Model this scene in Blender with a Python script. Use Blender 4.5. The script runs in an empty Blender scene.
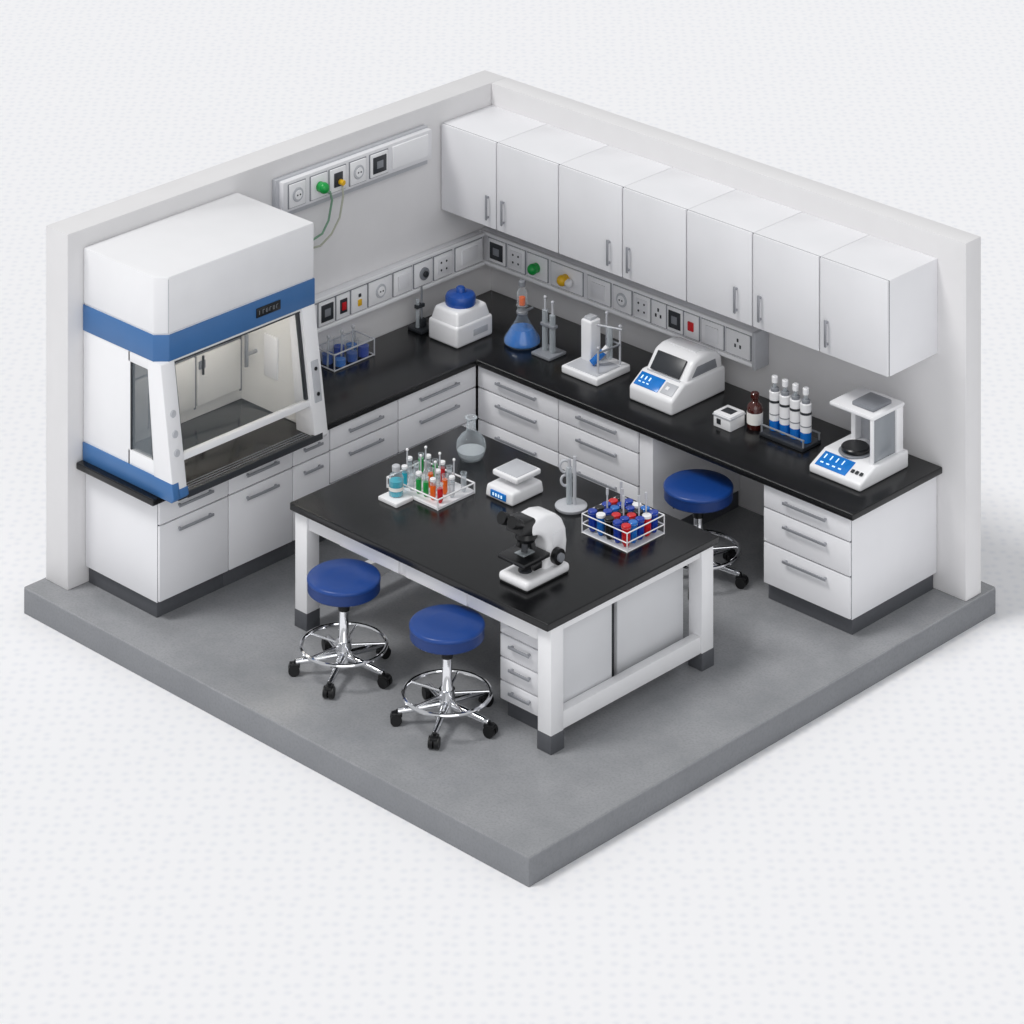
import bpy, bmesh, math, random
from mathutils import Vector, Matrix
random.seed(3)
sc=bpy.context.scene
sc.view_settings.view_transform='Standard'
COL=bpy.context.scene.collection

# ------------------------------------------------------------ materials
def lin(h):
    h=h.lstrip('#');c=[int(h[i:i+2],16)/255 for i in (0,2,4)]
    return [x/12.92 if x<=.04045 else ((x+.055)/1.055)**2.4 for x in c]+[1]
def mat(name,hexc,rough=.5,metal=0,alpha=1,spec=.5,var=0,scale=20,bump=0,emit=None,es=0,coat=0,detail=4,edge=None):
    m=bpy.data.materials.new(name);m.use_nodes=True
    nt=m.node_tree;b=nt.nodes['Principled BSDF']
    c=lin(hexc)
    b.inputs['Base Color'].default_value=c
    b.inputs['Roughness'].default_value=rough
    b.inputs['Metallic'].default_value=metal
    b.inputs['Alpha'].default_value=alpha
    b.inputs['Specular IOR Level'].default_value=spec
    b.inputs['Coat Weight'].default_value=coat
    if edge is not None:
        lw=nt.nodes.new('ShaderNodeLayerWeight');lw.inputs['Blend'].default_value=.35
        mr=nt.nodes.new('ShaderNodeMapRange');mr.inputs['To Min'].default_value=alpha;mr.inputs['To Max'].default_value=edge
        nt.links.new(lw.outputs['Facing'],mr.inputs['Value']);nt.links.new(mr.outputs['Result'],b.inputs['Alpha'])
    if emit:
        b.inputs['Emission Color'].default_value=lin(emit);b.inputs['Emission Strength'].default_value=es
    if var or bump:
        tc=nt.nodes.new('ShaderNodeTexCoord');n=nt.nodes.new('ShaderNodeTexNoise')
        n.inputs['Scale'].default_value=scale;n.inputs['Detail'].default_value=detail
        nt.links.new(tc.outputs['Object'],n.inputs['Vector'])
        if var:
            r=nt.nodes.new('ShaderNodeValToRGB')
            r.color_ramp.elements[0].position=.3;r.color_ramp.elements[1].position=.7
            r.color_ramp.elements[0].color=[max(0,x*(1-var)) for x in c[:3]]+[1]
            r.color_ramp.elements[1].color=[min(1,x*(1+var)) for x in c[:3]]+[1]
            nt.links.new(n.outputs['Fac'],r.inputs['Fac']);nt.links.new(r.outputs['Color'],b.inputs['Base Color'])
        if bump:
            bp=nt.nodes.new('ShaderNodeBump');bp.inputs['Strength'].default_value=bump;bp.inputs['Distance'].default_value=.005
            nt.links.new(n.outputs['Fac'],bp.inputs['Height']);nt.links.new(bp.outputs['Normal'],b.inputs['Normal'])
    return m
M={}
M['lam']=mat('cabinet_laminate','#EBEBEE',.33,var=.015,scale=3)
M['body']=mat('cabinet_body','#D9DADD',.45,var=.02,scale=3)
M['inner']=mat('cabinet_gap','#5E6066',.6,var=.02)
M['white']=mat('white_plastic','#F3F3F5',.22,var=.01,scale=5)
M['offw']=mat('offwhite_metal','#E6E6E9',.35,var=.02,scale=5)
M['cream']=mat('hood_lining','#ECEBE8',.3,var=.02,scale=5)
M['frame']=mat('powder_coated_frame','#EFEFF1',.33,var=.02,scale=5)
M['kick']=mat('kickboard_grey','#55575C',.55,var=.05,scale=30)
M['top']=mat('black_epoxy_worktop','#0D0E10',.25,spec=.5,var=.35,scale=90,detail=6)
M['wall']=mat('wall_paint','#E2E1E2',.8,var=.015,scale=4,bump=.05)
M['blue']=mat('blue_panel','#3F70A8',.35,var=.03,scale=6)
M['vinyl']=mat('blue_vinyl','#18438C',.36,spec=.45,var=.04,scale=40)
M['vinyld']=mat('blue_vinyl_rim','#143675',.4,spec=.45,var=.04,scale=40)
M['chrome']=mat('chrome','#F2F3F6',.1,1,var=.02)
M['steel']=mat('brushed_steel','#B4B7BC',.32,.9,var=.05,scale=60)
M['handle']=mat('handle_metal','#A5A7AD',.3,.5,var=.03,scale=60)
M['black']=mat('black_plastic','#0F1012',.3,var=.1)
M['rubber']=mat('black_rubber','#0A0B0D',.45,var=.1)
M['grey']=mat('grey_plastic','#85888E',.4,var=.03)
M['lgrey']=mat('light_grey_plastic','#BFC1C6',.4,var=.03)
M['dgrey']=mat('dark_grey_plastic','#2E3136',.35,var=.05)
M['glass']=mat('clear_glass','#DCE6EC',.04,alpha=.06,spec=.9,var=.01,edge=.65)
M['tglass']=mat('tube_glass','#DDEBF2',.04,alpha=.04,spec=.9,var=.01,edge=.35)
M['frost']=mat('frosted_glass','#CDD5DA',.12,alpha=.35,spec=.8,var=.01,edge=.95)
M['sash']=mat('sash_glass','#C8D4DA',.04,alpha=.04,spec=.6,var=.01)
M['shield']=mat('shield_panel','#A2A8AE',.12,alpha=.62,spec=.8,var=.02)
M['winglass']=mat('side_window_glass','#6C757C',.1,alpha=.5,spec=.8,var=.1,scale=4)
M['blueliq']=mat('blue_liquid','#0A66B6',.08,spec=.8,var=.08,emit='#0A66B6',es=.06)  # weak emission brightens the liquid's colour; the liquid is no light source
M['bluetube']=mat('blue_tube_contents','#0F6CC4',.2,spec=.6,var=.05)
M['cyanliq']=mat('cyan_liquid','#0FAEC4',.2,spec=.6,var=.05)
M['green']=mat('green_plastic','#0E9A42',.3,var=.05)
M['yellow']=mat('yellow_plastic','#E6B420',.35,var=.05)
M['orange']=mat('orange_liquid_and_glint','#F56A10',.3,var=.05)
M['red']=mat('red_plastic','#CF1820',.3,var=.05)
M['navy']=mat('navy_liquid','#123AA2',.22,var=.05)
M['lid']=mat('blue_lid','#1B4C9E',.3,var=.05)
M['screen']=mat('blue_screen','#1270C0',.2,var=.1,emit='#1270C0',es=.15)
M['glyph']=mat('screen_digits','#D8F2FF',.3,var=.01,emit='#D8F2FF',es=.5)
M['brown']=mat('amber_glass','#45140B',.1,spec=.8,var=.1)
M['label']=mat('paper_label','#F0EEE9',.7,var=.02)
M['tray']=mat('black_hood_tray','#121315',.14,spec=.6,var=.15,scale=8)
M['tubelight']=mat('lamp_tube','#FFFCF8',.4,var=.01,emit='#FFF9F0',es=8)
M['cableg']=mat('green_cable','#7BA288',.5,var=.05)
M['cablew']=mat('grey_cable','#B5B7A8',.5,var=.05)

def concrete(name,a,b,c2,rough,amt,sc1=2.2):
    m=bpy.data.materials.new(name);m.use_nodes=True;nt=m.node_tree;bs=nt.nodes['Principled BSDF']
    tc=nt.nodes.new('ShaderNodeTexCoord')
    n1=nt.nodes.new('ShaderNodeTexNoise');n1.inputs['Scale'].default_value=sc1;n1.inputs['Detail'].default_value=10;n1.inputs['Roughness'].default_value=.7
    n2=nt.nodes.new('ShaderNodeTexNoise');n2.inputs['Scale'].default_value=55;n2.inputs['Detail'].default_value=5
    mx=nt.nodes.new('ShaderNodeMixRGB');mx.inputs[1].default_value=lin(a);mx.inputs[2].default_value=lin(b)
    mx2=nt.nodes.new('ShaderNodeMixRGB');mx2.inputs[2].default_value=lin(c2)
    r1=nt.nodes.new('ShaderNodeValToRGB');r1.color_ramp.elements[0].position=.32;r1.color_ramp.elements[1].position=.68
    r2=nt.nodes.new('ShaderNodeValToRGB');r2.color_ramp.elements[0].position=.45;r2.color_ramp.elements[1].position=.7
    r2.color_ramp.elements[1].color=(amt,amt,amt,1)
    L=nt.links
    L.new(tc.outputs['Object'],n1.inputs['Vector']);L.new(tc.outputs['Object'],n2.inputs['Vector'])
    L.new(n1.outputs['Fac'],r1.inputs['Fac']);L.new(r1.outputs['Color'],mx.inputs[0])
    L.new(n2.outputs['Fac'],r2.inputs['Fac']);L.new(r2.outputs['Color'],mx2.inputs[0]);L.new(mx.outputs[0],mx2.inputs[1])
    L.new(mx2.outputs[0],bs.inputs['Base Color'])
    rr=nt.nodes.new('ShaderNodeMapRange');rr.inputs['To Min'].default_value=rough-.06;rr.inputs['To Max'].default_value=rough+.08
    L.new(n1.outputs['Fac'],rr.inputs['Value']);L.new(rr.outputs['Result'],bs.inputs['Roughness'])
    return m
M['floor']=concrete('concrete_floor','#8B8D90','#9C9DA0','#7B7D81',.22,.4)
M['side']=concrete('concrete_edge','#808286','#888A8E','#707276',.7,.35)
def groundmat():
    m=bpy.data.materials.new('white_backdrop');m.use_nodes=True;nt=m.node_tree;bs=nt.nodes['Principled BSDF'];L=nt.links
    tc=nt.nodes.new('ShaderNodeTexCoord');mp=nt.nodes.new('ShaderNodeMapping')
    mp.inputs['Rotation'].default_value=(0,0,-.7682)
    L.new(tc.outputs['Object'],mp.inputs['Vector'])
    mp2=nt.nodes.new('ShaderNodeMapping');mp2.inputs['Scale'].default_value=(10.5,9.5,0);L.new(mp.outputs['Vector'],mp2.inputs['Vector'])
    v=nt.nodes.new('ShaderNodeTexVoronoi');v.inputs['Scale'].default_value=1;v.inputs['Randomness'].default_value=.5
    v.voronoi_dimensions='2D'
    L.new(mp2.outputs['Vector'],v.inputs['Vector'])
    r=nt.nodes.new('ShaderNodeValToRGB');r.color_ramp.elements[0].position=.05;r.color_ramp.elements[1].position=.38
    r.color_ramp.elements[0].color=lin('#ECEDF1');r.color_ramp.elements[1].color=lin('#F4F4F6')
    L.new(v.outputs['Distance'],r.inputs['Fac']);L.new(r.outputs['Color'],bs.inputs['Base Color'])
    bs.inputs['Roughness'].default_value=.9;bs.inputs['Specular IOR Level'].default_value=.1
    return m
M['ground']=groundmat()

# ------------------------------------------------------------ builder
class Part:
    def __init__(s,name,label=None):
        s.name=name;s.label=label;s.bm=bmesh.new();s.mats=[];s.subs=[]
    def part(s,name,label=None):
        p=Part(name,label);s.subs.append(p);return p
    def _mi(s,m):
        m=M[m]
        if m not in s.mats:s.mats.append(m)
        return s.mats.index(m)
    def _merge(s,t,m,mx=None):
        i=s._mi(m)
        for f in t.faces:f.material_index=i;f.smooth=True
        if mx is not None:bmesh.ops.transform(t,matrix=mx,verts=t.verts)
        me=bpy.data.meshes.new('t');t.to_mesh(me);t.free();s.bm.from_mesh(me);bpy.data.meshes.remove(me)
    def box(s,x0,x1,y0,y1,z0,z1,m,b=.004,seg=2,mx=None,taper=None):
        t=bmesh.new();bmesh.ops.create_cube(t,size=1)
        for v in t.verts:
            tx=ty=0
            if taper and v.co.z>0:
                tx,ty=taper
            v.co=Vector(((x0+x1)/2+v.co.x*(x1-x0-2*tx),(y0+y1)/2+v.co.y*(y1-y0-2*ty),(z0+z1)/2+v.co.z*(z1-z0)))
        b=min(b,.45*min(x1-x0,y1-y0,z1-z0))
        if b>0:bmesh.ops.bevel(t,geom=t.edges[:],offset=b,segments=seg,profile=.5,affect='EDGES')
        s._merge(t,m,mx);return s
    def prism(s,pts,axis,lo,hi,m,b=.004,seg=2,mx=None):
        t=bmesh.new()
        def P(a,c,h):
            return {'x':(h,a,c),'y':(a,h,c),'z':(a,c,h)}[axis]
        A=[t.verts.new(P(a,c,lo)) for a,c in pts];B=[t.verts.new(P(a,c,hi)) for a,c in pts]
        t.faces.new(A);t.faces.new(B[::-1]);n=len(pts)
        for i in range(n):
            t.faces.new((A[i],B[i],B[(i+1)%n],A[(i+1)%n]))
        bmesh.ops.recalc_face_normals(t,faces=t.faces)
        if b>0:bmesh.ops.bevel(t,geom=t.edges[:],offset=b,segments=seg,profile=.5,affect='EDGES')
        s._merge(t,m,mx);return s
    def lathe(s,c,prof,m,seg=28,mx=None):
        t=bmesh.new();rings=[]
        for r,z in prof:
            if r<1e-6:rings.append([t.verts.new((0,0,z))])
            else:rings.append([t.verts.new((r*math.cos(2*math.pi*i/seg),r*math.sin(2*math.pi*i/seg),z)) for i in range(seg)])
        for a,b in zip(rings,rings[1:]):
            for i in range(seg):
                j=(i+1)%seg
                if len(a)==1 and len(b)==1:break
                if len(a)==1:t.faces.new((a[0],b[i],b[j]))
                elif len(b)==1:t.faces.new((a[i],a[j],b[0]))
                else:t.faces.new((a[i],a[j],b[j],b[i]))
        bmesh.ops.recalc_face_normals(t,faces=t.faces)
        M2=Matrix.Translation(c)
        if mx is not None:M2=M2@mx
        s._merge(t,m,M2);return s
    def cyl(s,c,r,h,m,r2=None,axis='z',seg=24,b=0,mx=None):
        r2=r if r2 is None else r2
        pr=[(0,0)]
        if b>0:pr+=[(r-b,0),(r,b),(r2,h-b),(r2-b,h)]
        else:pr+=[(r,0),(r2,h)]
        pr+=[(0,h)]
        R={'z':Matrix.Identity(4),'x':Matrix.Rotation(math.pi/2,4,'Y'),'y':Matrix.Rotation(-math.pi/2,4,'X')}[axis]
        if mx is not None:R=mx
        return s.lathe(c,pr,m,seg,R)
    def rod(s,a,b,r,m,r2=None,seg=12):
        a=Vector(a);b=Vector(b);d=b-a
        q=Vector((0,0,1)).rotation_difference(d.normalized()).to_matrix().to_4x4()
        return s.cyl(a,r,d.length,m,r2=r2,seg=seg,mx=q)
    def tube(s,pts,r,m,seg=8,closed=False):
        pts=[Vector(p) for p in pts];t=bmesh.new();rings=[];n=len(pts);up=Vector((0,0,1));prev=None
        for i,p in enumerate(pts):
            if closed:d=pts[(i+1)%n]-pts[i-1]
            else:d=pts[min(i+1,n-1)]-pts[max(i-1,0)]
            d.normalize()
            if prev is None:
                a=d.cross(up)
                if a.length<1e-3:a=d.cross(Vector((1,0,0)))
            else:a=prev-d*prev.dot(d)
            a.normalize();prev=a;b=d.cross(a)
            rings.append([t.verts.new(p+a*r*math.cos(2*math.pi*k/seg)+b*r*math.sin(2*math.pi*k/seg)) for k in range(seg)])
        for i in range(n if closed else n-1):
            A=rings[i];B=rings[(i+1)%n]
            for k in range(seg):t.faces.new((A[k],A[(k+1)%seg],B[(k+1)%seg],B[k]))
        if not closed:
            t.faces.new(rings[0][::-1]);t.faces.new(rings[-1])
        bmesh.ops.recalc_face_normals(t,faces=t.faces)
        s._merge(t,m);return s
    def ring(s,c,R,r,m,n=40,seg=8):
        return s.tube([(c[0]+R*math.cos(2*math.pi*i/n),c[1]+R*math.sin(2*math.pi*i/n),c[2]) for i in range(n)],r,m,seg,True)
    def ball(s,c,r,m,sc=(1,1,1)):
        t=bmesh.new();bmesh.ops.create_uvsphere(t,u_segments=20,v_segments=12,radius=r)
        s._merge(t,m,Matrix.Translation(c)@Matrix.Diagonal((*sc,1)));return s
    def make(s,parent,mxw=None):
        me=bpy.data.meshes.new(s.name);s.bm.to_mesh(me);s.bm.free()
        for m in s.mats:me.materials.append(m)
        me.set_sharp_from_angle(angle=math.radians(40))
        o=bpy.data.objects.new(s.name,me);COL.objects.link(o)
        if parent:o.parent=parent
        if s.label:o['label']=s.label
        for p in s.subs:p.make(o)
        return o
class Thing:
    def __init__(s,name,label,cat,loc=(0,0,0),rot=0,group=None,kind=None):
        s.__dict__.update(name=name,label=label,cat=cat,loc=loc,rot=rot,group=group,kind=kind);s.parts=[]
    def part(s,name,label=None):
        p=Part(name,label);s.parts.append(p);return p
    def build(s):
        if len(s.parts)==1 and not s.parts[0].subs:
            p=s.parts[0];p.name=s.name;p.label=None;root=p.make(None)
        else:
            root=bpy.data.objects.new(s.name,None);root.empty_display_size=.1;COL.objects.link(root)
            for p in s.parts:p.make(root)
        root.location=s.loc;root.rotation_euler=(0,0,s.rot)
        if s.kind:root['kind']=s.kind
        else:
            root['label']=s.label;root['category']=s.cat
            if s.group:root['group']=s.group
        return root
def clone(root,loc,rot=None,label=None):
    def cp(o,par):
        c=o.copy();COL.objects.link(c)
        if par:
            c.parent=par;c.matrix_parent_inverse=o.matrix_parent_inverse.copy()
        for ch in list(o.children):cp(ch,c)
        return c
    c=cp(root,None);c.location=loc
    if rot is not None:c.rotation_euler=(0,0,rot)
    if label:c['label']=label
    return c

# ------------------------------------------------------------ shell
X0,X1,Y0,Y1,S,H=-.28,4.865,-4.635,.335,.196,2.615
T=Thing('ground','', '',kind='structure');p=T.part('g')
p.box(-40,30,-30,45,-.3,-S,'ground',0);T.build()
T=Thing('floor','','',kind='structure');p=T.part('f')
p.box(X0,X1,Y0,Y1,-S,-.012,'side',.004)
p.box(X0,X1,Y0,Y1,-.02,0,'floor',.007);T.build()
T=Thing('wall_left','','',kind='structure');p=T.part('w')
p.box(-.255,0,-4.45,.185,0,H,'wall',.006);T.build()
T=Thing('wall_right','','',kind='structure');p=T.part('w')
p.box(0,4.845,0,.185,0,H,'wall',.006);T.build()

# ------------------------------------------------------------ cabinets
def bar(part,x,y,z,L,o='h',m='handle'):
    if o=='h':
        part.box(x-L/2,x+L/2,y-.034,y-.022,z-.010,z+.010,m,.004)
        for q in (x-L/2+.02,x+L/2-.02):part.box(q-.008,q+.008,y-.026,y,z-.008,z+.008,m,.002)
    else:
        part.box(x-.010,x+.010,y-.034,y-.022,z-L/2,z+L/2,m,.004)
        for q in (z-L/2+.02,z+L/2-.02):part.box(x-.008,x+.008,y-.026,y,q-.008,q+.008,m,.002)
def base_cab(w,D,rows,loc,rot,label,kl=0,kr=0,group='base cabinets along the walls',handle=.5,zt=.87):
    T=Thing('base_cabinet',label,'cabinet',loc,rot,group)
    b=T.part('body');b.box(0,w,-D+.022,-.01,.13,zt,'lam',.003)
    b.box(.004,w-.004,-D+.02,-D+.03,.135,zt-.002,'inner',0)
    k=T.part('kickboard','dark grey plinth');k.box(kl,w-kr,-D+.06,-.012,0,.13,'kick',.002)
    for z0,z1,kind in rows:
        d=T.part(kind);d.box(.005,w-.005,-D,-D+.022,z0+.005,z1-.005,'lam',.005)
        h=d.part('handle','grey metal bar handle');hw=w*handle
        bar(h,w/2,-D,z1-.075 if kind=='drawer' else z1-.07,hw)
    return T.build()
R3=[(.69,.865,'drawer'),(.44,.69,'drawer'),(.135,.44,'drawer')]
R2=[(.69,.865,'drawer'),(.135,.69,'door')]
Q=math.pi/2
base_cab(.67,.84,R2,(0,-4.29,0),Q,'white base cabinet with drawer over door beneath the fume hood',kl=.03)
base_cab(.64,.84,R2,(0,-3.62,0),Q,'white base cabinet with drawer over door beneath the fume hood')
base_cab(.38,.84,R2,(0,-2.98,0),Q,'narrow white base cabinet with drawer over door')
base_cab(.72,.84,R3,(0,-2.60,0),Q,'white three-drawer base cabinet under the black worktop')
base_cab(.855,.84,R3,(0,-1.88,0),Q,'white three-drawer base cabinet next to the inner corner')
base_cab(.871,1.02,R3,(.846,0,0),0,'white three-drawer base cabinet beside the inner corner')
base_cab(.828,1.02,R3,(1.717,0,0),0,'white three-drawer base cabinet beside the knee space')
base_cab(.812,1.02,R3,(3.773,0,0),0,'white three-drawer base cabinet at the end of the run',kr=.03)
T=Thing('support_panel','white side panel closing the knee space under the worktop','panel',(2.545,0,0))
p=T.part('panel');p.box(.003,.14,-1.01,-.01,.13,.87,'lam',.004)
p=T.part('kickboard','dark grey plinth');p.box(.003,.13,-.97,-.012,0,.13,'kick',.002);T.build()

T=Thing('worktop','L-shaped black epoxy worktop running over the base cabinets','worktop',(0,0,0))
p=T.part('w')
p.prism([(.002,-4.375),(.871,-4.375),(.871,-1.053),(4.635,-1.053),(4.635,-.002),(.002,-.002)],'z',.87,.92,'top',.009,3);T.build()

xs=[0.004,.632,1.311,1.990,2.647,3.303,3.948,4.59]
hx=[.632-.085,.632+.085,1.99-.13,1.99+.075,3.303-.15,3.303+.085,3.948+.08]
for i in range(7):
    w=xs[i+1]-xs[i]
    T=Thing('wall_cabinet','white single-door wall cabinet with vertical bar handle','cabinet',(xs[i],0,1.74),0,'wall cabinets in a row')
    b=T.part('body');b.box(.002,w-.002,-.566,-.001,0,.698,'lam',.005)
    b.box(.006,w-.006,-.569,-.560,.004,.694,'inner',0)
    d=T.part('door');d.box(.006,w-.006,-.59,-.569,.002,.696,'lam',.006)
    h=d.part('handle','grey metal bar handle');bar(h,hx[i]-xs[i],-.59,.165,.2,'v')
    T.build()

# ------------------------------------------------------------ service trunking
RX=Matrix.Rotation(Q,4,'X')
def socket(T,x,y,z,kind,w=.13,h=.15):
    p=T.part('socket_plate');
    p.box(x-w/2-.008,x+w/2+.008,y-.005,y+.004,z-h/2-.006,z+h/2+.006,'grey',.002)
    p.box(x-w/2,x+w/2,y-.014,y+.004,z-h/2,z+h/2,'white',.005)
    f=y-.014
    if kind=='dark':
        p.box(x-w*.38,x+w*.38,f-.006,f+.002,z-h*.36,z+h*.36,'dgrey',.003)
        p.box(x-w*.18,x+w*.18,f-.010,f,z-h*.16,z+h*.16,'grey',.003)
    elif kind=='round':
        p.cyl((x,f+.002,z),.055,.012,'lgrey',mx=RX,b=.004)
        p.cyl((x,f-.006,z),.038,.008,'white',mx=RX,b=.003)
        for dx in(-.014,.014):p.cyl((x+dx,f-.012,z),.007,.004,'dgrey',mx=RX,seg=10)
    elif kind=='grey':
        p.cyl((x,f+.002,z),.05,.02,'grey',mx=RX,b=.004)
        p.cyl((x,f-.016,z),.025,.02,'dgrey',mx=RX,b=.003)
    elif kind=='pins':
        for dx,dz in((0,.03),(-.025,-.015),(.025,-.015)):
            p.box(x+dx-.008,x+dx+.008,f-.003,f+.002,z+dz-.013,z+dz+.013,'dgrey',.001)
    elif kind=='dots':
        p.box(x-w*.36,x+w*.36,f-.004,f+.002,z-h*.34,z+h*.34,'offw',.003)
        for dx in(-.03,.03):
            for dz in(-.03,.03):p.cyl((x+dx,f-.002,z+dz),.009,.004,'dgrey',mx=RX,seg=10)
    elif kind=='switch':
        p.box(x-w*.30,x+w*.30,f-.012,f+.002,z-h*.32,z+h*.32,'offw',.006)
    elif kind=='red':
        p.box(x-.038,x+.038,f-.006,f+.002,z-.055,z+.055,'dgrey',.003)
        p.box(x-.022,x+.022,f-.014,f+.002,z-.03,z+.03,'red',.004)
    elif kind=='redw':
        p.box(x-.028,x+.028,f-.012,f+.002,z-.035,z+.035,'red',.004)
    elif kind=='yell':
        p.box(x-.02,x+.02,f-.008,f+.002,z-.05,z+.0,'yellow',.003)
        p.box(x-.012,x+.012,f-.008,f+.002,z+.02,z+.045,'dgrey',.002)
    elif kind=='dyell':
        p.box(x-.045,x+.045,f-.008,f+.002,z-.055,z+.055,'dgrey',.003)
        q=p.part('plug','yellow plug');q.cyl((x+.015,f+.0,z-.02),.022,.05,'yellow',mx=RX,b=.004)
    elif kind in('green','yellow'):
        q=p.part('plug',kind+' round plug')
        q.cyl((x,f+.002,z),.04,.04,kind,mx=RX,b=.006)
        q.ball((x,f-.05,z),.044,kind)
        if kind=='yellow':
            q.ball((x+.06,f-.035,z-.01),.036,'offw');q.rod((x,f-.04,z),(x+.05,f-.03,z),.03,'yellow')
T=Thing('cable_trunking','white dado trunking with sockets and coloured plugs under wall cabinets','trunking',(0,0,0))
b=T.part('housing');b.box(.004,2.95,-.13,-.001,1.19,1.455,'offw',.006)
b.box(.004,2.95,-.155,-.12,1.19,1.22,'white',.006);b.box(.004,2.95,-.155,-.12,1.427,1.455,'white',.006)
b.box(2.94,2.975,-.165,-.002,1.18,1.465,'lgrey',.006)
for x,k,w in [(.20,'dark',.19),(.42,'dots',.19),(.655,'green',.22),(.98,'yellow',.34),(1.33,'switch',.24),(1.58,'round',.19),(1.79,'dots',.17),(1.965,'pins',.15),(2.135,'dark',.16),(2.305,'redw',.15),(2.52,'switch',.22),(2.78,'pins',.24)]:
    socket(T,x,-.13,1.322,k,w,.185)
T.build()
T=Thing('cable_trunking','white dado trunking with sockets above the worktop beside fume hood','trunking',(0,-2.5,0),Q)
b=T.part('housing');b.box(0.0,2.335,-.07,-.001,1.19,1.455,'offw',.006)
b.box(0.0,2.335,-.09,-.06,1.19,1.22,'white',.006);b.box(0,2.335,-.09,-.06,1.427,1.455,'white',.006)
for y,k,w in [(-2.12,'switch',.18),(-1.92,'dark',.17),(-1.745,'red',.14),(-1.57,'yell',.17),(-1.34,'round',.25),(-1.09,'switch',.2),(-.86,'grey',.2),(-.635,'dots',.2),(-.34,'switch',.3)]:
    socket(T,y+2.5,-.07,1.322,k,w,.185)
T.build()
T=Thing('service_panel','white wall-mounted service panel with gas outlet, sockets and cables','service panel',(0,-2.43,0),Q)
b=T.part('housing');b.box(0,1.65,-.05,-.001,2.17,2.48,'lgrey',.008);b.box(.03,1.65,-.10,-.04,2.225,2.465,'offw',.012)
b.box(1.20,1.60,-.112,-.09,2.26,2.44,'white',.008)
socket(T,.17,-.10,2.345,'round',.17,.18);socket(T,.40,-.10,2.345,'green',.17,.18);socket(T,.60,-.10,2.345,'dyell',.17,.18)
socket(T,.82,-.10,2.345,'round',.17,.18);socket(T,1.05,-.10,2.345,'dark',.19,.18)
c=T.part('cable','green cable')
c.tube([(.40,-.17,2.31),(.46,-.17,2.30),(.50,-.15,2.22),(.50,-.11,2.05),(.46,-.08,1.95),(.39,-.03,1.90),(.34,-.004,1.89)],.009,'cableg')
c=T.part('cable','pale grey cable')
c.tube([(.61,-.15,2.30),(.62,-.15,2.22),(.60,-.13,2.05),(.54,-.10,1.93),(.46,-.06,1.85),(.40,-.004,1.83)],.008,'cablew')
T.build()

# ------------------------------------------------------------ fume hood
T=Thing('fume_hood','white biosafety fume hood with blue band standing on worktop','fume hood',(0,0,.92))
ya,yb=-4.31,-2.80
FX,SL=1.03,.145
u=T.part('upper_housing','white upper casing with blue band')
u.prism([(.01,ya),(.80,ya),(.88,ya+.08),(.88,yb),(.01,yb)],'z',1.15,1.565,'white',.012)
u.prism([(.015,ya+.005),(.797,ya+.005),(.874,ya+.083),(.874,yb-.005),(.015,yb-.005)],'z',1.02,1.15,'white',.006)
u2=T.part('band','blue painted band')
u2.prism([(.008,ya-.004),(.802,ya-.004),(.885,ya+.079),(.885,yb+.004),(.008,yb+.004)],'z',.955,1.145,'blue',.004)
u.box(.881,.884,ya+.07,ya+.074,1.16,1.55,'lgrey',0)
ds=u2.part('display','dark display with small light digits')
ds.box(.884,.893,-3.39,-3.15,1.02,1.09,'black',.003)
for k in range(6):
    y=-3.365+k*.034
    ds.box(.893,.8945,y,y+.005,1.04,1.07,'grey',0)
    if k%2==1:
        ds.box(.893,.8945,y,y+.018,1.066,1.07,'grey',0)
    if k in(2,4):ds.box(.893,.8945,y,y+.018,1.04,1.044,'grey',0);ds.box(.893,.8945,y+.014,y+.018,1.04,1.07,'grey',0)
def cheek(y0,y1,nm,lab):
    c=T.part(nm,lab)
    c.box(.01,.54,y0,y1,.12,.955,'white',.004)
    c.prism([(.52,.88),(.87,.88),(.86,.955),(.52,.955)],'y',y0,y1,'white',.003)
    c.prism([(.52,.12),(.98,.12),(.965,.24),(.52,.24)],'y',y0,y1,'white',.003)
    c.prism([(.80,.22),(.97,.22),(.87,.90),(.75,.90)],'y',y0,y1+.0,'white',.003)
    return c
c=cheek(ya,ya+.05,'side_panel','white side panel with narrow window')
g=c.part('side_window','tinted glass side window');g.prism([(.53,.23),(.80,.23),(.75,.89),(.53,.89)],'y',ya+.012,ya+.03,'winglass',0)
g.prism([(.538,.235),(.55,.235),(.55,.885),(.538,.885)],'y',ya+.004,ya+.04,'dgrey',0)
g.prism([(.785,.235),(.80,.235),(.755,.885),(.74,.885)],'y',ya+.004,ya+.04,'dgrey',0)
cheek(yb-.05,yb,'side_panel','white side panel')
def post(y0,y1,lab):
    c=T.part('front_post',lab);c.prism([(.82,.03),(FX,.03),(.885,.957),(.73,.957)],'y',y0,y1,'white',.01);return c
c=post(ya-.005,ya+.13,'white slanted front post with grey knobs')
n=Matrix.Rotation(Q-.155,4,'Y')
for z in(.60,.46,.33):
    k=c.part('knob','grey round knob');x=FX-(z-.03)/.927*SL
    k.cyl((x-.005,ya+.065,z),.026,.016,'lgrey',mx=n,b=.004)
c=post(yb-.13,yb+.005,'white slanted front post with control strip')
k=c.part('control_strip','grey control strip with black buttons')
x=FX-(.42-.03)/.927*SL
k.box(-.006,.006,-.035,.035,-.15,.15,'lgrey',.003,mx=Matrix.Translation((x+.002,yb-.062,.42))@Matrix.Rotation(-.155,4,'Y'))
for dz in(-.09,.09):
    k.cyl((x+.004-dz*.155,yb-.062,.42+dz),.014,.01,'black',mx=n,seg=14)
b=T.part('base','blue base strip and black work tray')
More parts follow.
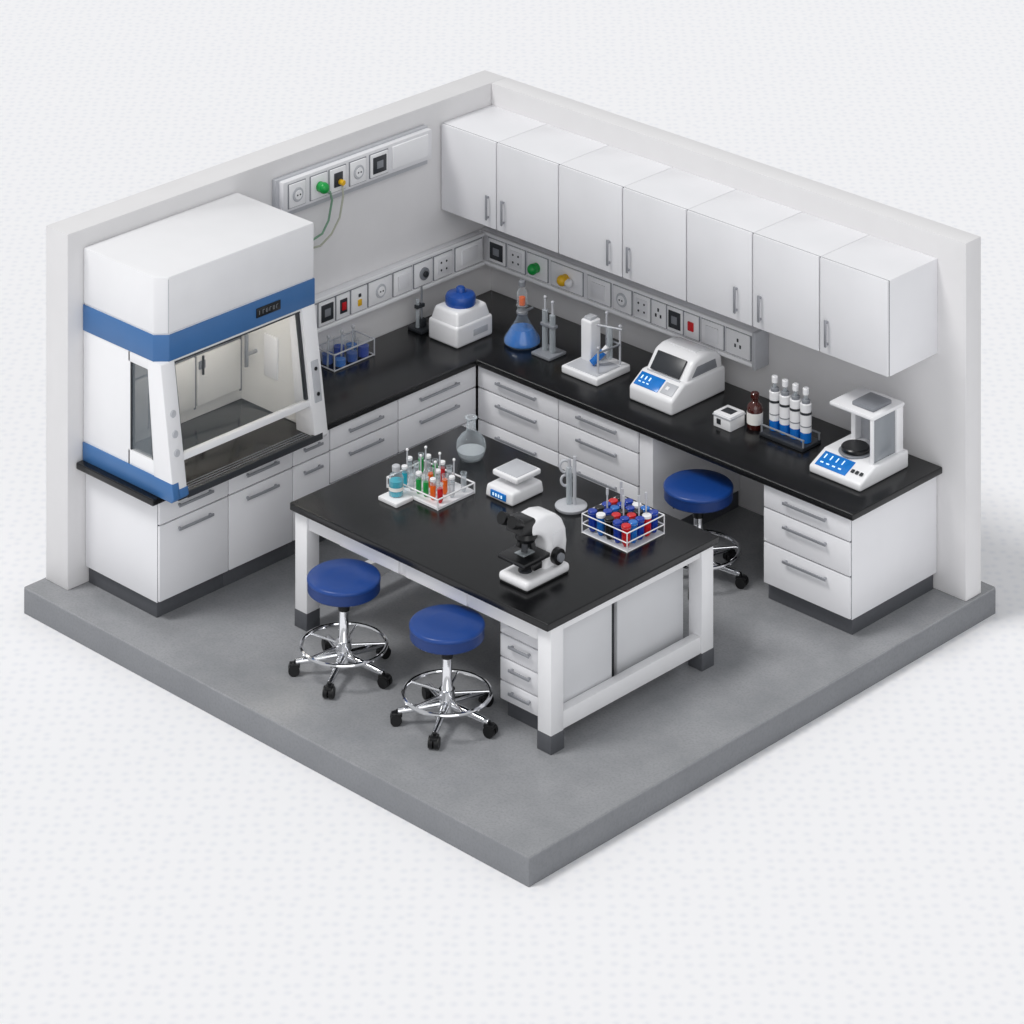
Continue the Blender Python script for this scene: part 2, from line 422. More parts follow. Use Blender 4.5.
b.prism([(.01,0),(FX-.02,0),(FX+.006,.03),(FX-.015,.135),(.01,.135)],'y',ya-.009,ya+.055,'blue',.004)
b.prism([(.80,0),(FX-.02,0),(FX+.006,.03),(FX-.005,.085),(.80,.085)],'y',ya+.04,ya+.135,'blue',.004)
b.prism([(.01,0),(FX-.02,0),(FX,.03),(FX-.02,.125),(.01,.125)],'y',yb-.055,yb+.004,'white',.004)
b.box(.01,FX-.01,ya+.05,yb-.05,0,.035,'tray',.004)
for i in range(3):b.box(.90+i*.03,.908+i*.03,ya+.14,yb-.14,.034,.037,'grey',0)
b.box(FX-.03,FX,ya+.13,yb-.05,.0,.05,'dgrey',.004)
i_=T.part('interior_lining','pale lining panels with steel fittings')
i_.box(.01,.13,ya+.05,yb-.05,.035,.955,'cream',.003)
for q in range(3):
    y0=ya+.07+q*.46;i_.box(.13,.15,y0,y0+.44,.12,.50,'cream',.008);i_.box(.13,.15,y0,y0+.44,.52,.90,'cream',.008)
    i_.box(.128,.134,y0+.44,y0+.46,.10,.92,'grey',0)
i_.box(.128,.134,ya+.06,yb-.06,.50,.52,'grey',0)
i_.box(.01,.87,ya+.05,yb-.05,.935,.955,'cream',0)
i_.box(.13,.80,ya+.05,ya+.06,.04,.22,'cream',0);i_.box(.13,.80,yb-.06,yb-.05,.04,.93,'cream',0)
i_.rod((.30,yb-.06,.45),(.30,yb-.16,.45),.014,'steel');i_.rod((.30,yb-.16,.36),(.30,yb-.16,.60),.016,'steel')
i_.box(.40,.55,yb-.075,yb-.06,.30,.62,'white',.006)
i_.rod((.17,-3.28,.36),(.17,-3.28,.50),.010,'dgrey');i_.box(.148,.165,-3.31,-3.25,.40,.46,'grey',.004)
l=T.part('lamp','glowing lamp tube');l.cyl((.50,ya+.2,.90),.022,1.1,'tubelight',axis='y')
s_=T.part('sash','sliding glass sash with white bottom rail')
def sx(z):return FX-.015-(z-.03)/.927*SL
a0,a1=ya+.13,yb-.13
s_.prism([(sx(.30)-.035,.30),(sx(.30)-.028,.30),(sx(.95)-.028,.95),(sx(.95)-.035,.95)],'y',a0,a1,'sash',0)
s_.prism([(sx(.25)-.05,.25),(sx(.25)-.005,.25),(sx(.295)-.005,.295),(sx(.295)-.05,.295)],'y',a0,a1,'white',.006)
for q in(a0,a1-.025):
    s_.prism([(sx(.30)-.042,.30),(sx(.30)-.018,.30),(sx(.95)-.018,.95),(sx(.95)-.042,.95)],'y',q,q+.025,'dgrey',0)
s_.prism([(sx(.92)-.045,.92),(sx(.92)-.01,.92),(sx(.95)-.01,.95),(sx(.95)-.045,.95)],'y',a0,a1,'dgrey',0)
T.build()

# ------------------------------------------------------------ island table
ax,bx,cy,dy=1.572,4.133,-3.687,-1.928
T=Thing('lab_table','white framed laboratory table with black epoxy top','table',(0,0,0))
p=T.part('tabletop','black epoxy top');p.box(ax,bx,cy,dy,.845,.9,'top',.009,3)
o=.045;w=.125
for x in(ax+.01,bx-.012-w):
    for y in(cy+o,dy-o-w):
        l=T.part('leg','white square leg');l.box(x,x+w,y,y+w,.12,.845,'frame',.006)
        f=l.part('foot','dark grey foot');f.box(x-.003,x+w+.003,y-.003,y+w+.003,0,.125,'kick',.004)
r=T.part('apron','white rails under the top')
r.box(ax+.01+w,bx-.015-w,cy+o+.02,cy+o+.06,.72,.845,'frame',.004)
r.box(ax+.01+w,bx-.015-w,dy-o-.06,dy-o-.02,.72,.845,'frame',.004)
r.box(ax+.03,ax+.07,cy+o+w,dy-o-w,.72,.845,'frame',.004)
r.box(bx-.07,bx-.03,cy+o+w,dy-o-w,.79,.845,'frame',.004)
r=T.part('stretcher','white lower rail');r.box(bx-.10,bx-.025,cy+o+w,dy-o-w,.12,.24,'frame',.005)
r=T.part('stretcher','white lower rail');r.box(ax+.03,ax+.10,cy+o+w,dy-o-w,.12,.24,'frame',.005)
for x0 in(2.05,2.72):
    d=T.part('drawer','slim white drawer under the top');d.box(x0,x0+.60,cy+o,cy+o+.04,.73,.835,'lam',.004)
T.build()
T=Thing('pedestal_cabinet','white pedestal cabinet with drawers under the lab table','cabinet',(0,0,0))
b=T.part('body');b.box(3.52,3.93,-3.5,-2.12,.12,.74,'lam',.004)
b.box(3.92,3.94,-3.0,-2.15,.15,.73,'dgrey',.002)
k=T.part('kickboard','dark grey plinth');k.box(3.55,3.92,-3.47,-2.15,0,.12,'kick',.002)
for z0,z1 in((.58,.735),(.42,.58),(.26,.42),(.125,.26)):
    d=T.part('drawer');d.box(3.528,3.925,-3.522,-3.5,z0+.005,z1-.005,'lam',.004)
    h=d.part('handle','grey metal bar handle');bar(h,3.73,-3.522,z1-.055,.2)
d=T.part('sliding_door','light grey sliding door');d.box(3.93,4.025,-3.49,-2.93,.14,.745,'body',.004)
d=T.part('sliding_door','light grey sliding door');d.box(3.94,3.975,-2.82,-2.13,.14,.745,'body',.004)
T.build()

# ------------------------------------------------------------ stools
def stool(loc,rot,label,hs=.695):
    T=Thing('lab_stool',label,'stool',loc,rot,'blue laboratory stools')
    s=T.part('seat','round blue vinyl cushion')
    s.lathe((0,0,hs-.13),[(0,0),(.20,0),(.225,.008),(.235,.02)],'dgrey',40)
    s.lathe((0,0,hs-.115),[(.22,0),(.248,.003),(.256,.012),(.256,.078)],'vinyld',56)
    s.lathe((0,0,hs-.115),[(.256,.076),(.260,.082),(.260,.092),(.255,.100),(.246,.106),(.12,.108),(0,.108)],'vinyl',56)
    c=T.part('gas_column','chrome column with black collar')
    c.lathe((0,0,.08),[(0,0),(.042,0),(.042,.17),(.034,.18),(.034,.38),(.0,.38)],'chrome')
    c.lathe((0,0,hs-.25),[(0,0),(.04,0),(.045,.04),(.055,.09),(.11,.118),(.0,.121)],'black')
    c.rod((.03,0,hs-.15),(.20,.04,hs-.15),.009,'black')
    f=T.part('foot_ring','chrome foot ring');f.ring((0,0,.20),.30,.014,'chrome',56)
    f.lathe((0,0,.17),[(0.0,0),(.055,0),(.055,.06),(0,.06)],'chrome')
    for i in range(5):
        a=2*math.pi*(i+.5)/5;f.rod((.04*math.cos(a),.04*math.sin(a),.20),(.30*math.cos(a),.30*math.sin(a),.20),.009,'chrome')
    b=T.part('star_base','chrome five-arm base')
    b.lathe((0,0,.075),[(0,0),(.055,0),(.055,.07),(.035,.09),(0,.09)],'chrome')
    for i in range(5):
        a=2*math.pi*i/5;ca,sa=math.cos(a),math.sin(a)
        b.rod((.03*ca,.03*sa,.13),(.335*ca,.335*sa,.09),.028,'chrome',r2=.02)
        w=T.part('caster','black twin-wheel caster')
        w.cyl((.335*ca,.335*sa,.05),.014,.05,'black',seg=12)
        pr=(-sa,ca)
        for sgn in(-1,1):
            q=Vector((.35*ca+pr[0]*sgn*.006,.35*sa+pr[1]*sgn*.006,.04));e=q+Vector((pr[0]*sgn*.03,pr[1]*sgn*.03,0))
            w.rod(q,e,.040,'rubber',seg=20)
        w.box(-.038,.038,-.028,.028,.055,.084,'black',.008,mx=Matrix.Translation((.345*ca,.345*sa,0))@Matrix.Rotation(a,4,'Z'))
    return T.build()
A0=math.radians(224)
s0=stool((2.325,-3.86,0),A0+.06,'blue round lab stool with chrome foot ring beside the table')
clone(s0,(3.315,-3.825,0),A0+.08,'blue round lab stool with chrome foot ring beside the table')
clone(s0,(3.19,-1.07,0),A0+.16,'blue round lab stool tucked at the worktop knee space')

# ------------------------------------------------------------ island equipment
ZI=.9
T=Thing('microscope','white and black binocular microscope standing on the lab table','microscope',(3.61,-3.27,ZI))
b=T.part('base','white base');b.box(-.14,.14,-.22,.22,.008,.075,'white',.028,4);b.box(-.13,.13,-.21,.21,0,.012,'black',.004)
b.cyl((0,-.09,.07),.05,.02,'dgrey',b=.005)
a=T.part('arm','white curved arm')
a.prism([(.0,.06),(.21,.06),(.235,.12),(.245,.20),(.235,.29),(.195,.37),(.13,.425),(.03,.45),(-.06,.445),(-.11,.41),(-.11,.34),(-.04,.325),(.01,.295),(.04,.24),(.035,.14)],'x',-.09,.09,'white',.026,3)
a.box(.088,.096,.09,.19,.20,.30,'offw',.004)
s=T.part('stage','black stage');s.box(-.125,.125,-.23,.03,.170,.20,'black',.005);s.box(-.045,.045,-.15,-.04,.20,.206,'frost',.001)
s.box(-.04,.04,-.02,.05,.11,.19,'black',.004);s.cyl((0,-.09,.11),.05,.062,'black',b=.004)
s.box(.10,.135,-.14,-.06,.13,.175,'black',.006)
n=T.part('nosepiece','black rotating nosepiece with objectives');n.lathe((0,-.08,.28),[(0,0),(.06,0),(.078,.03),(.068,.06),(0,.07)],'black')
for i in range(4):
    an=i*Q+.5;n.rod((.034*math.cos(an),-.08+.034*math.sin(an),.29),(.048*math.cos(an),-.08+.048*math.sin(an),.222 if i%2 else .235),.023,'dgrey' if i%2 else 'black')
h=T.part('head','black binocular head');h.prism([(-.21,.37),(-.07,.33),(-.04,.40),(-.07,.455),(-.18,.465)],'x',-.08,.08,'black',.014)
for sx_ in(-.045,.045):
    e=h.part('eyepiece','black eyepiece');e.rod((sx_,-.13,.41),(sx_*1.1,-.245,.47),.032,'black',seg=18);e.rod((sx_*1.08,-.23,.462),(sx_*1.12,-.275,.485),.041,'rubber',seg=18)
for sg in(-1,1):
    k=T.part('focus_knob','black focus knob');k.rod((sg*.08,.12,.14),(sg*.13,.12,.14),.055,'black',seg=24);k.rod((sg*.13,.12,.14),(sg*.15,.12,.14),.030,'grey',seg=18)
T.build()

T=Thing('compact_balance','small white laboratory balance with square pan on the table','balance',(2.645,-2.46,ZI))
b=T.part('body','white body');b.box(-.14,.14,-.175,.165,.0,.09,'white',.02,3,taper=(.008,.012))
b.box(-.03,.03,-.03,.05,.085,.13,'grey',.004)
p=T.part('pan','silver square weighing pan');p.box(-.125,.125,-.11,.145,.135,.175,'white',.012,3);p.box(-.105,.105,-.09,.125,.173,.18,'lgrey',.004)
d=T.part('display','blue display');d.box(-.075,.075,-.180,-.168,.022,.068,'screen',.002)
for i in range(4):d.box(-.05+i*.027,-.037+i*.027,-.183,-.178,.035,.055,'glyph',0)
T.build()

def flask(name,label,loc,prof,liq,lprof,liqname,gl='glass'):
    T=Thing(name,label,'flask',loc)
    g=T.part('glass_body','clear glass body');g.lathe((0,0,0),prof,gl,36)
    l=T.part('liquid',liqname);l.lathe((0,0,0),lprof,liq,32)
    return T
T=flask('round_flask','clear round-bodied glass flask standing on the table',(2.011,-2.27,ZI),
 [(0,.004),(.08,0),(.10,.03),(.112,.08),(.105,.13),(.075,.17),(.042,.195),(.034,.22),(.034,.285),(.046,.295),(.046,.302),(.03,.302),(.03,.22)],'frost',
 [(0,.01),(.075,.01),(.094,.03),(.102,.06),(0,.06)],'clear liquid');T.build()

T=Thing('glass_coaster','square white coaster under a small bottle','coaster',(2.10,-3.135,ZI))
p=T.part('c');p.box(-.095,.095,-.085,.085,0,.03,'white',.006);T.build()
T=Thing('reagent_bottle','small clear bottle with cyan liquid on a white coaster','bottle',(2.09,-3.12,ZI+.03))
b=T.part('bottle_body','clear glass body');b.lathe((0,0,0),[(0,0),(.05,0),(.053,.01),(.053,.13),(.045,.15),(.026,.165),(.026,.18),(0,.18)],'glass')
l=T.part('liquid','cyan liquid');l.lathe((0,0,.005),[(0,0),(.047,0),(.050,.01),(.050,.105),(0,.105)],'cyanliq')
l=T.part('paper_label','white label');l.lathe((0,0,0),[(.054,.045),(.0545,.045),(.0545,.07),(.054,.07)],'label')
c=T.part('cap','pale grey cap');c.cyl((0,0,.172),.03,.045,'lgrey',b=.006);T.build()

def wire_rack(T,x0,x1,y0,y1,h,m='white',nx=0,ny=0,levels=(0.012,.5,1),r=.006):
    f=T.part('frame','wire frame')
    for x in(x0,x1):
        for y in(y0,y1):f.rod((x,y,0),(x,y,h),r,m)
    for L in levels:
        z=L*h if L>.02 else r
        f.tube([(x0,y0,z),(x1,y0,z)],r,m);f.tube([(x0,y1,z),(x1,y1,z)],r,m);f.tube([(x0,y0,z),(x0,y1,z)],r,m);f.tube([(x1,y0,z),(x1,y1,z)],r,m)
        if L>.3:
            for i in range(1,nx):x=x0+(x1-x0)*i/nx;f.tube([(x,y0,z),(x,y1,z)],r*.6,m,6)
            for i in range(1,ny):y=y0+(y1-y0)*i/ny;f.tube([(x0,y,z),(x1,y,z)],r*.6,m,6)
    return f
_tc={}
def test_tube(loc,liq,group,h=.17,r=.019,fill=.6,cap=None):
    key=(liq,h,r,fill,cap)
    names={'cyanliq':'cyan','green':'green','orange':'orange','red':'red','bluetube':'blue','navy':'navy','yellow':'yellow','white':'white','dgrey':'dark','lgrey':'grey','black':'black','frost':'clear'}
    if key in _tc:return clone(_tc[key],loc)
    lab='%s-filled glass test tube %s in a rack'%(names[liq],'with %s cap'%names[cap] if cap else 'standing')
    T=Thing('test_tube',lab,'test tube',loc,0,group)
    g=T.part('glass_tube','clear glass wall')
    g.lathe((0,0,0),[(r,h*fill*.98),(r,h-.006),(r*1.15,h-.004),(r*1.15,h),(r*.9,h),(r*.9,h*fill)],'glass',16)
    l=T.part('contents',names[liq]+' contents');l.lathe((0,0,0),[(0,0),(r*.6,.004),(r*.98,r),(r*.98,h*fill),(0,h*fill)],liq,16)
    if cap:
        c=T.part('stopper',names[cap]+' stopper');c.cyl((0,0,h-.008),r*1.1,.022,cap,b=.003,seg=14)
    o=T.build();_tc[key]=o;return o

T=Thing('test_tube_rack','low white test tube rack with coloured tubes on the table','test tube rack',(2.17,-2.84,ZI))
wire_rack(T,-.26,.26,-.195,.18,.075,'white',0,0,(0.012,1))
t=T.part('tray','white tray');t.box(-.265,.265,-.20,.185,.0,.02,'offw',.004);T.build()
cc=[['frost','cyanliq','frost','green','green','orange','red'],['frost','frost','green','orange','frost','orange','frost'],['green','frost','green','red','frost','cyanliq','frost']]
for j,y in enumerate((-.13,-.01,.11)):
    for i in range(7):
        if (i,j) in((0,0),(2,1),(5,2)):continue
        test_tube((2.17-.219+i*.073,-2.84+y,ZI+.0205),cc[j][i],'coloured test tubes in the rack',.14,.021,.76,cap='white' if (i+j)%2 else None)
rod0=None
for i,(dx,dy_) in enumerate(((-.18,-.07),(-.11,.05),(-.04,-.07),(.035,.05),(.11,-.07),(.18,.05))):
    if rod0 is None:
        T_=Thing('stirring_rod','thin pale rod with small bulb standing among test tubes','rod',(2.17+dx,-2.84+dy_,ZI+.02),0,'thin rods in the tube rack')
        p=T_.part('a');p.rod((0,0,0),(0,0,.24),.006,'lgrey');p.ball((0,0,.24),.011,'white');rod0=T_.build()
    else:clone(rod0,(2.17+dx,-2.84+dy_,ZI+.02))
T=Thing('test_tube_rack','wire test tube rack with red and blue tubes on table','test tube rack',(3.62,-2.37,ZI))
wire_rack(T,-.215,.215,-.195,.195,.135,'white',0,0,(0.012,.5,1),.0045)
t=T.part('tray','grey base plate');t.box(-.215,.215,-.195,.195,.0,.012,'lgrey',.003);T.build()
c2=[['navy','bluetube','black','navy','red'],['black','navy','red','navy','bluetube'],['navy','bluetube','black','red','navy'],['red','navy','navy','black','red'],['black','navy','red','bluetube','navy']]
for j in range(5):
    for i in range(5):
        q=c2[j][i]
        test_tube((3.62-.16+i*.08,-2.37-.145+j*.0725,ZI+.0125),q,'red and blue test tubes in the rack',.135,.031,.97,cap='white' if (i,j) in((2,4),(1,0),(4,3)) else q)
pip0=None
for i,(dx,dy_) in enumerate(((-.12,-.035),(-.04,.035),(.04,-.04),(.12,.035),(.12,.11),(-.12,.11))):
    if pip0 is None:
        T_=Thing('glass_pipette','tall thin glass pipette standing in the tube rack','pipette',(3.62+dx,-2.37+dy_,ZI+.0125),0,'tall pipettes in the tube rack')
        p=T_.part('a');p.rod((0,0,0),(0,0,.26),.006,'lgrey');p.rod((0,0,.235),(0,0,.28),.010,'lgrey');pip0=T_.build()
    else:clone(pip0,(3.62+dx,-2.37+dy_,ZI+.0125))

T=Thing('lab_stand','grey metal stand with glass tube and looped clamps on table','stand',(3.089,-2.341,ZI))
b=T.part('base','round grey base');b.lathe((0,0,0),[(0,0),(.11,0),(.117,.01),(.117,.022),(.10,.032),(.03,.038),(0,.038)],'lgrey')
r=T.part('rod','steel rod');r.rod((.035,.0,.03),(.035,.0,.38),.013,'lgrey')
r.rod((-.035,.01,.03),(-.035,.01,.24),.013,'lgrey')
g=T.part('glass_tube','slim frosted glass tube');g.rod((-.0,-.02,.04),(-.0,-.02,.30),.022,'frost',seg=18);g.rod((-.0,-.02,.30),(-.0,-.02,.36),.012,'lgrey')
c=T.part('clamp','looped grey clamps')
def loop(cx,cz,R):c.tube([(cx+R*math.cos(t*math.pi/8)*.72,R*math.cos(t*math.pi/8)*.69-.0,cz+R*1.2*math.sin(t*math.pi/8)) for t in range(16)],.010,'lgrey',8,True)
loop(-.06,.28,.036);loop(-.055,.18,.032)
c.rod((-.05,.0,.235),(.035,0,.235),.011,'grey');c.rod((-.04,.01,.20),(.035,0,.20),.011,'grey')
T.build()

# ------------------------------------------------------------ counter equipment
ZC=.92
T=Thing('glassware_rack','small steel wire rack holding blue-tinted beakers on worktop','rack',(.125,-1.77,ZC))
wire_rack(T,-.11,.11,-.215,.215,.13,'lgrey',0,0,(0.012,1),.006);T.build()
for (x,y,h,m) in((.075,-1.91,.12,'lid'),(.18,-1.87,.08,'bluetube'),(.07,-1.78,.15,'navy'),(.18,-1.745,.10,'lid'),(.075,-1.65,.11,'bluetube'),(.18,-1.62,.13,'navy')):
    T=Thing('beaker','small glass beaker with blue contents in wire rack','beaker',(x,y,ZC+.001),0,'beakers in the wire rack')
    g=T.part('glass_wall','clear glass wall');g.lathe((0,0,0),[(0,0),(.044,0),(.046,.008),(.046,h),(.050,h+.006)],'tglass')
    l=T.part('contents','blue contents');l.cyl((0,0,.003),.043,h*.6,m);T.build()
for k,(x,y) in enumerate(((.125,-1.955),(.125,-1.81),(.125,-1.69))):
    T=Thing('glass_pipette','thin glass pipette standing in the wire rack','pipette',(x,y,ZC),0,'pipettes in the wire rack')
    g=T.part('stem');g.rod((0,0,0),(0,.01,.22),.008,'frost');b=T.part('bulb','grey bulb');b.ball((0,.011,.23),.016,'lgrey');T.build()

T=Thing('lab_stand','small dark burette stand on the worktop by the wall','stand',(.15,-.95,ZC))
b=T.part('base','grey base');b.box(-.08,.08,-.08,.08,0,.025,'dgrey',.006)
r=T.part('rod','steel rod');r.rod((0,0,.02),(0,0,.34),.009,'grey')
g=T.part('glass_tube','glass tube');g.rod((-.0,-.045,.03),(-.0,-.045,.25),.016,'frost');c=T.part('clamp','black clamp');c.box(-.02,.02,-.065,.02,.18,.21,'dgrey',.005);c.box(-.03,.03,-.03,.03,.025,.09,'dgrey',.008);T.build()

T=Thing('mini_centrifuge','white box-shaped mini centrifuge with round blue lid','centrifuge',(.47,-.83,ZC))
b=T.part('housing','white rounded housing');b.box(-.165,.165,-.205,.205,0,.17,'white',.025,4)
b.box(-.16,.16,-.20,.20,.13,.265,'white',.025,4,taper=(.03,.035))
d=b.part('display','grey control display');d.box(.160,.168,-.02,.14,.055,.105,'lgrey',.003)
l=T.part('lid','round blue lid with knob');l.lathe((0,0,.263),[(0,0),(.118,0),(.122,.01),(.122,.06),(.112,.078),(.07,.09),(.04,.095),(.036,.125),(.028,.133),(0,.133)],'lid',36);T.build()

T=flask('conical_flask','glass conical flask with blue liquid clamped to condenser on worktop',(.92,-.59,ZC),
 [(0,.002),(.127,0),(.146,.02),(.144,.05),(.052,.19),(.040,.22),(.040,.30),(.05,.305),(.05,.31),(.034,.31)],'blueliq',
 [(0,.006),(.124,.006),(.143,.022),(.141,.05),(.088,.13),(0,.13)],'vivid blue liquid','tglass')
n=T.part('neck_clamp','grey clamp ring');n.cyl((0,0,.24),.047,.025,'grey',b=.005);n.rod((0,0,.25),(.0,.12,.25),.010,'grey')
n=T.part('condenser','glass condenser tube');n.lathe((0,0,.30),[(0.0,0),(.033,0),(.043,.03),(.043,.11),(.02,.15),(.02,.18),(0,.18)],'glass');n.rod((0,0,.31),(0,0,.37),.026,'orange')  # orange rod inside the condenser is a painted glint, not a liquid
n.cyl((0,0,.455),.028,.045,'grey',b=.005);T.build()

T=Thing('lab_stand','grey stand with two upright glass cylinders on the worktop','stand',(1.21,-.59,ZC))
b=T.part('base','dark grey square base');b.box(-.10,.10,-.10,.10,0,.025,'grey',.008)
for dx,hh in((-.04,.44),(.04,.42)):
    g=T.part('glass_cylinder','tall glass cylinder');g.rod((dx,0,.025),(dx,0,hh-.1),.024,'frost',seg=18);g.rod((dx,0,.025),(dx,0,hh-.14),.012,'grey',seg=12);g.rod((dx,0,hh-.1),(dx,0,hh),.010,'lgrey');g.ball((dx,0,hh),.014,'lgrey')
c=T.part('clamp','grey clamp');c.box(-.07,.075,-.028,.028,.22,.245,'grey',.006);T.build()

T=Thing('titrator','white titration unit with rods and blue vial on worktop','titrator',(1.70,-.57,ZC))
b=T.part('base','white tray base');b.box(-.19,.19,-.20,.19,0,.06,'white',.014,3);b.box(-.16,.16,-.17,.10,.058,.066,'lgrey',.003)
c=T.part('column','white rectangular column');c.box(-.15,-.04,-.02,.10,.06,.38,'white',.014,3);c.box(-.13,-.06,-.0,.08,.375,.40,'lgrey',.004)
r=T.part('rods','steel support rods')
for x,y,h in((-.01,.13,.42),(.14,.12,.36),(.13,-.12,.26)):r.rod((x,y,.06),(x,y,h),.009,'lgrey');r.ball((x,y,h),.014,'lgrey')
r.rod((-.09,.04,.34),(.16,.12,.34),.008,'lgrey');r.rod((-.02,.13,.22),(.14,.12,.22),.008,'grey');r.rod((.14,.12,.22),(.13,-.12,.22),.008,'grey')
v=T.part('vial','blue tilted vial');v.rod((-.0,-.05,.085),(.06,.02,.17),.028,'blueliq',seg=18);v.rod((.06,.02,.17),(.08,.045,.205),.024,'white',seg=18)
g=T.part('glass_tube','frosted glass tube');g.rod((.06,.09,.10),(.06,.09,.34),.022,'frost',seg=16);T.build()

T=Thing('benchtop_centrifuge','white benchtop centrifuge with dark window lid and blue display','centrifuge',(2.43,-.42,ZC))
b=T.part('housing','white rounded housing')
b.prism([(-.34,0.0),(.29,0.0),(.29,.20),(-.19,.20),(-.34,.11)],'x',-.22,.22,'white',.022,3)
l=T.part('lid','white domed lid with dark window')
l.prism([(-.19,.17),(.28,.17),(.27,.27),(.22,.325),(.14,.35),(.02,.35),(-.06,.325)],'x',-.205,.205,'white',.032,4)
w=l.part('window','dark grey glass window');
w.prism([(-.180,.215),(-.083,.326),(-.068,.312),(-.165,.205)],'x',-.145,.145,'dgrey',.003)
w.prism([(-.192,.200),(-.184,.209),(-.170,.199),(-.178,.190)],'x',-.165,.165,'lgrey',.002)
w.box(-.14,.14,.03,.15,.347,.355,'offw',.003)
w.prism([(-.09,.21),(.20,.21),(.18,.28),(-.03,.28)],'x',.203,.208,'grey',.001)
d=T.part('display','blue control display with light digits')
sl=Matrix.Translation((0,-.265,.157))@Matrix.Rotation(math.atan2(.09,.15),4,'X')
d.box(-.19,.05,-.060,.060,-.002,.004,'screen',.002,mx=sl)
for i in range(3):
    d.box(-.16+i*.04,-.15+i*.04,-.0,.03,.004,.007,'glyph',0,mx=sl);d.box(-.16+i*.04,-.14+i*.04,-.03,-.022,.004,.007,'glyph',0,mx=sl)
d.box(.07,.19,-.05,.05,-.002,.004,'lgrey',.002,mx=sl)
d2=T.part('button','white button')
d2.box(.10,.13,-.015,.015,.004,.010,'white',.002,mx=sl)
T.build()

T=Thing('wipe_box','small white tissue box with dark slot on worktop','box',(3.06,-.57,ZC))
b=T.part('carton','white carton');b.box(-.085,.085,-.085,.085,0,.11,'white',.008)
b.box(-.05,.05,-.04,.04,.109,.113,'dgrey',.002);b.box(-.05,-.01,-.088,-.084,.03,.07,'dgrey',.001);b.box(-.09,.09,-.09,.09,.085,.095,'lgrey',.002);T.build()

T=Thing('amber_bottle','brown glass reagent bottle with white label and dark cap','bottle',(3.22,-.46,ZC))
b=T.part('bottle_body','brown glass');b.lathe((0,0,0),[(0,0),(.055,0),(.06,.01),(.06,.15),(.05,.175),(.025,.20),(.025,.225),(0,.225)],'brown')
l=T.part('paper_label','white paper label');l.lathe((0,0,0),[(.061,.04),(.0615,.04),(.0615,.125),(.061,.125)],'label')
c=T.part('cap','dark red cap');c.cyl((0,0,.22),.032,.045,'brown',b=.006);T.build()

T=Thing('cylinder_rack','black low rack holding four white capped cylinders','rack',(3.54,-.43,ZC))
b=T.part('base','black base plate');b.box(-.21,.21,-.11,.11,0,.028,'dgrey',.006)
b.box(-.21,.21,-.10,-.085,.075,.085,'grey',.003);b.box(-.21,.21,.085,.10,.075,.085,'grey',.003)
for x in(-.20,.20):
    for y in(-.092,.092):b.rod((x,y,0.02),(x,y,.08),.008,'grey')
T.build()
cy0=None
for i in range(4):
    x=3.54-.15+i*.10;y=-.43
    if cy0 is None:
        T=Thing('sample_cylinder','tall white cylinder with blue base and clear stopper in rack','cylinder',(x,y,ZC+.03),0,'white cylinders in the rack')
        b=T.part('cylinder_body','white body');b.cyl((0,0,.075),.043,.215,'white',b=.004);b.cyl((0,0,.21),.0445,.018,'dgrey');b.cyl((0,0,.12),.0442,.008,'grey')
        c=T.part('blue_base','blue base');c.cyl((0,0,0),.042,.078,'bluetube',b=.004)
        s=T.part('stopper','clear glass stopper');s.rod((0,0,.27),(0,0,.40),.014,'frost');s.cyl((0,0,.285),.032,.03,'grey',b=.004);s.cyl((0,0,.35),.024,.05,'white',b=.004);cy0=T.build()
    else:clone(cy0,(x,y,ZC+.03))

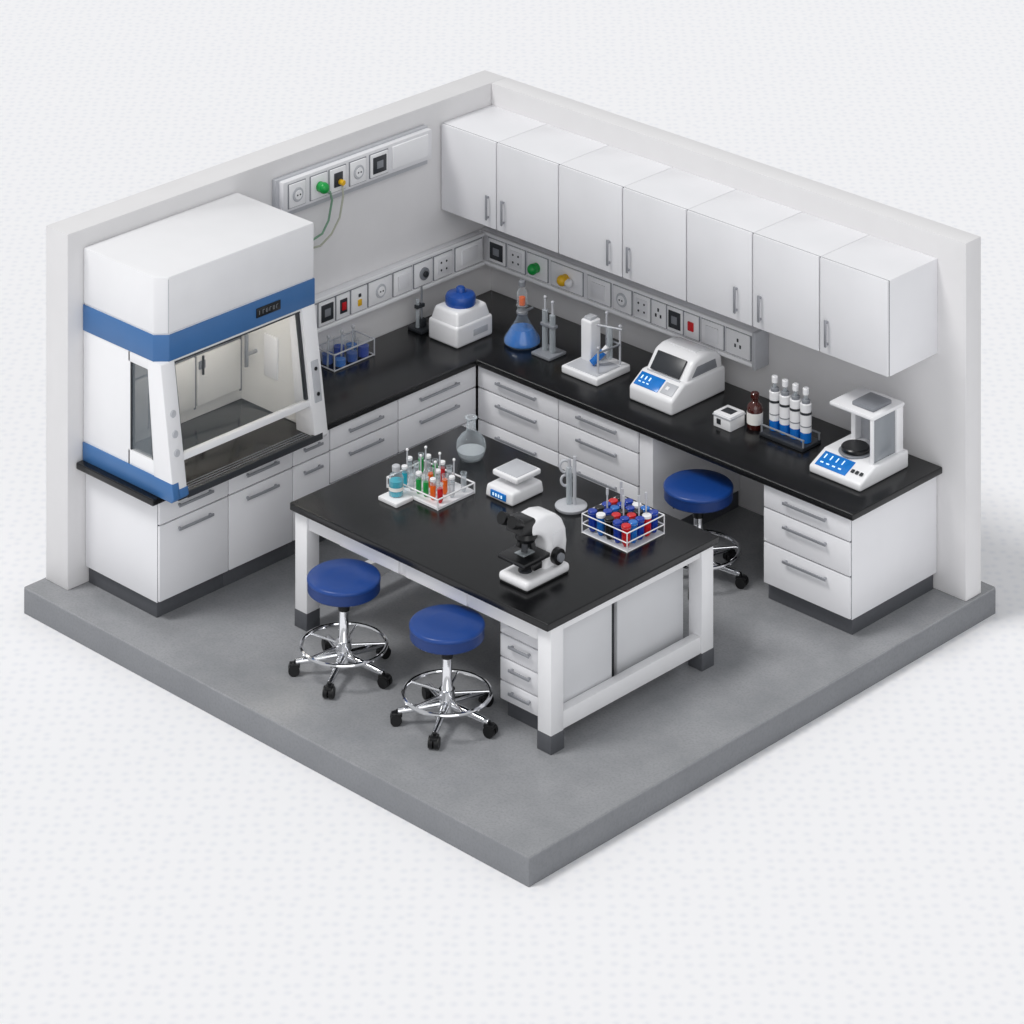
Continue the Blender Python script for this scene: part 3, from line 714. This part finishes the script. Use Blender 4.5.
T=Thing('analytical_balance','white analytical balance with grey draft shield and blue display','balance',(4.22,-.45,ZC))
b=T.part('body','white body with sloped front')
b.prism([(-.30,0.0),(.27,0.0),(.27,.13),(-.12,.13),(-.30,.055)],'x',-.24,.24,'white',.016,3)
b.box(-.23,.23,-.29,.26,-.0,.02,'dgrey',.004)
sl=Matrix.Translation((0,-.21,.094))@Matrix.Rotation(math.atan2(.075,.18),4,'X')
d=T.part('display','blue display with light digits');d.box(-.20,.08,-.075,.065,-.002,.004,'screen',.002,mx=sl)
for i in range(4):
    x=-.17+i*.055
    d.box(x,x+.008,-.0,.04,.004,.007,'glyph',0,mx=sl);d.box(x,x+.025,-.045,-.035,.004,.007,'glyph',0,mx=sl)
d=T.part('keypad','dark keypad buttons')
for i in range(3):d.box(.10+i*.04,.125+i*.04,-.03,.0,.003,.009,'dgrey',.002,mx=sl)
p=T.part('pan','black round weighing pan');p.cyl((-.02,-.03,.13),.125,.012,'grey',b=.004);p.cyl((-.02,-.03,.142),.105,.035,'black',b=.008)
f=T.part('draft_shield','grey draft shield with white pillars')
f.box(-.185,-.14,.12,.24,.12,.46,'white',.008);f.box(.175,.215,.16,.24,.12,.46,'white',.008);f.box(-.14,.18,.19,.225,.12,.46,'lgrey',.004)
f.box(.19,.20,-.09,.16,.13,.46,'shield',.002);f.box(.185,.21,-.12,-.095,.12,.46,'white',.006)
r=T.part('roof','white roof with silver plate');r.box(-.19,.22,-.125,.25,.45,.48,'white',.010)
r.box(-.03,.17,-.06,.16,.48,.51,'grey',.008)
T.build()

# ------------------------------------------------------------ light and camera
w=bpy.data.worlds.new('world');sc.world=w;w.use_nodes=True
bg=w.node_tree.nodes['Background'];bg.inputs['Color'].default_value=(.965,.98,1,1);bg.inputs['Strength'].default_value=.50
def sun(name,d,s,ang,c=(1,1,1)):
    l=bpy.data.lights.new(name,'SUN');l.energy=s;l.angle=math.radians(ang);l.color=c
    o=bpy.data.objects.new(name,l);COL.objects.link(o)
    o.rotation_euler=Vector(d).to_track_quat('Z','Y').to_euler();o.location=Vector(d)*10
sun('key_sun',(-.25,-.5,1.0),1.5,16,(1,.99,.975))
sun('fill_sun',(.8,-.65,.5),.6,45,(1,1,1))
cd=bpy.data.cameras.new('camera');co=bpy.data.objects.new('camera',cd);COL.objects.link(co)
co.location=(21.31,-21.81,13.24);co.rotation_euler=(Q,0,.7682)
cd.sensor_width=36;cd.sensor_fit='HORIZONTAL';cd.lens=3716/1024*36;cd.shift_y=-1724/1024
cd.clip_end=300
sc.camera=co
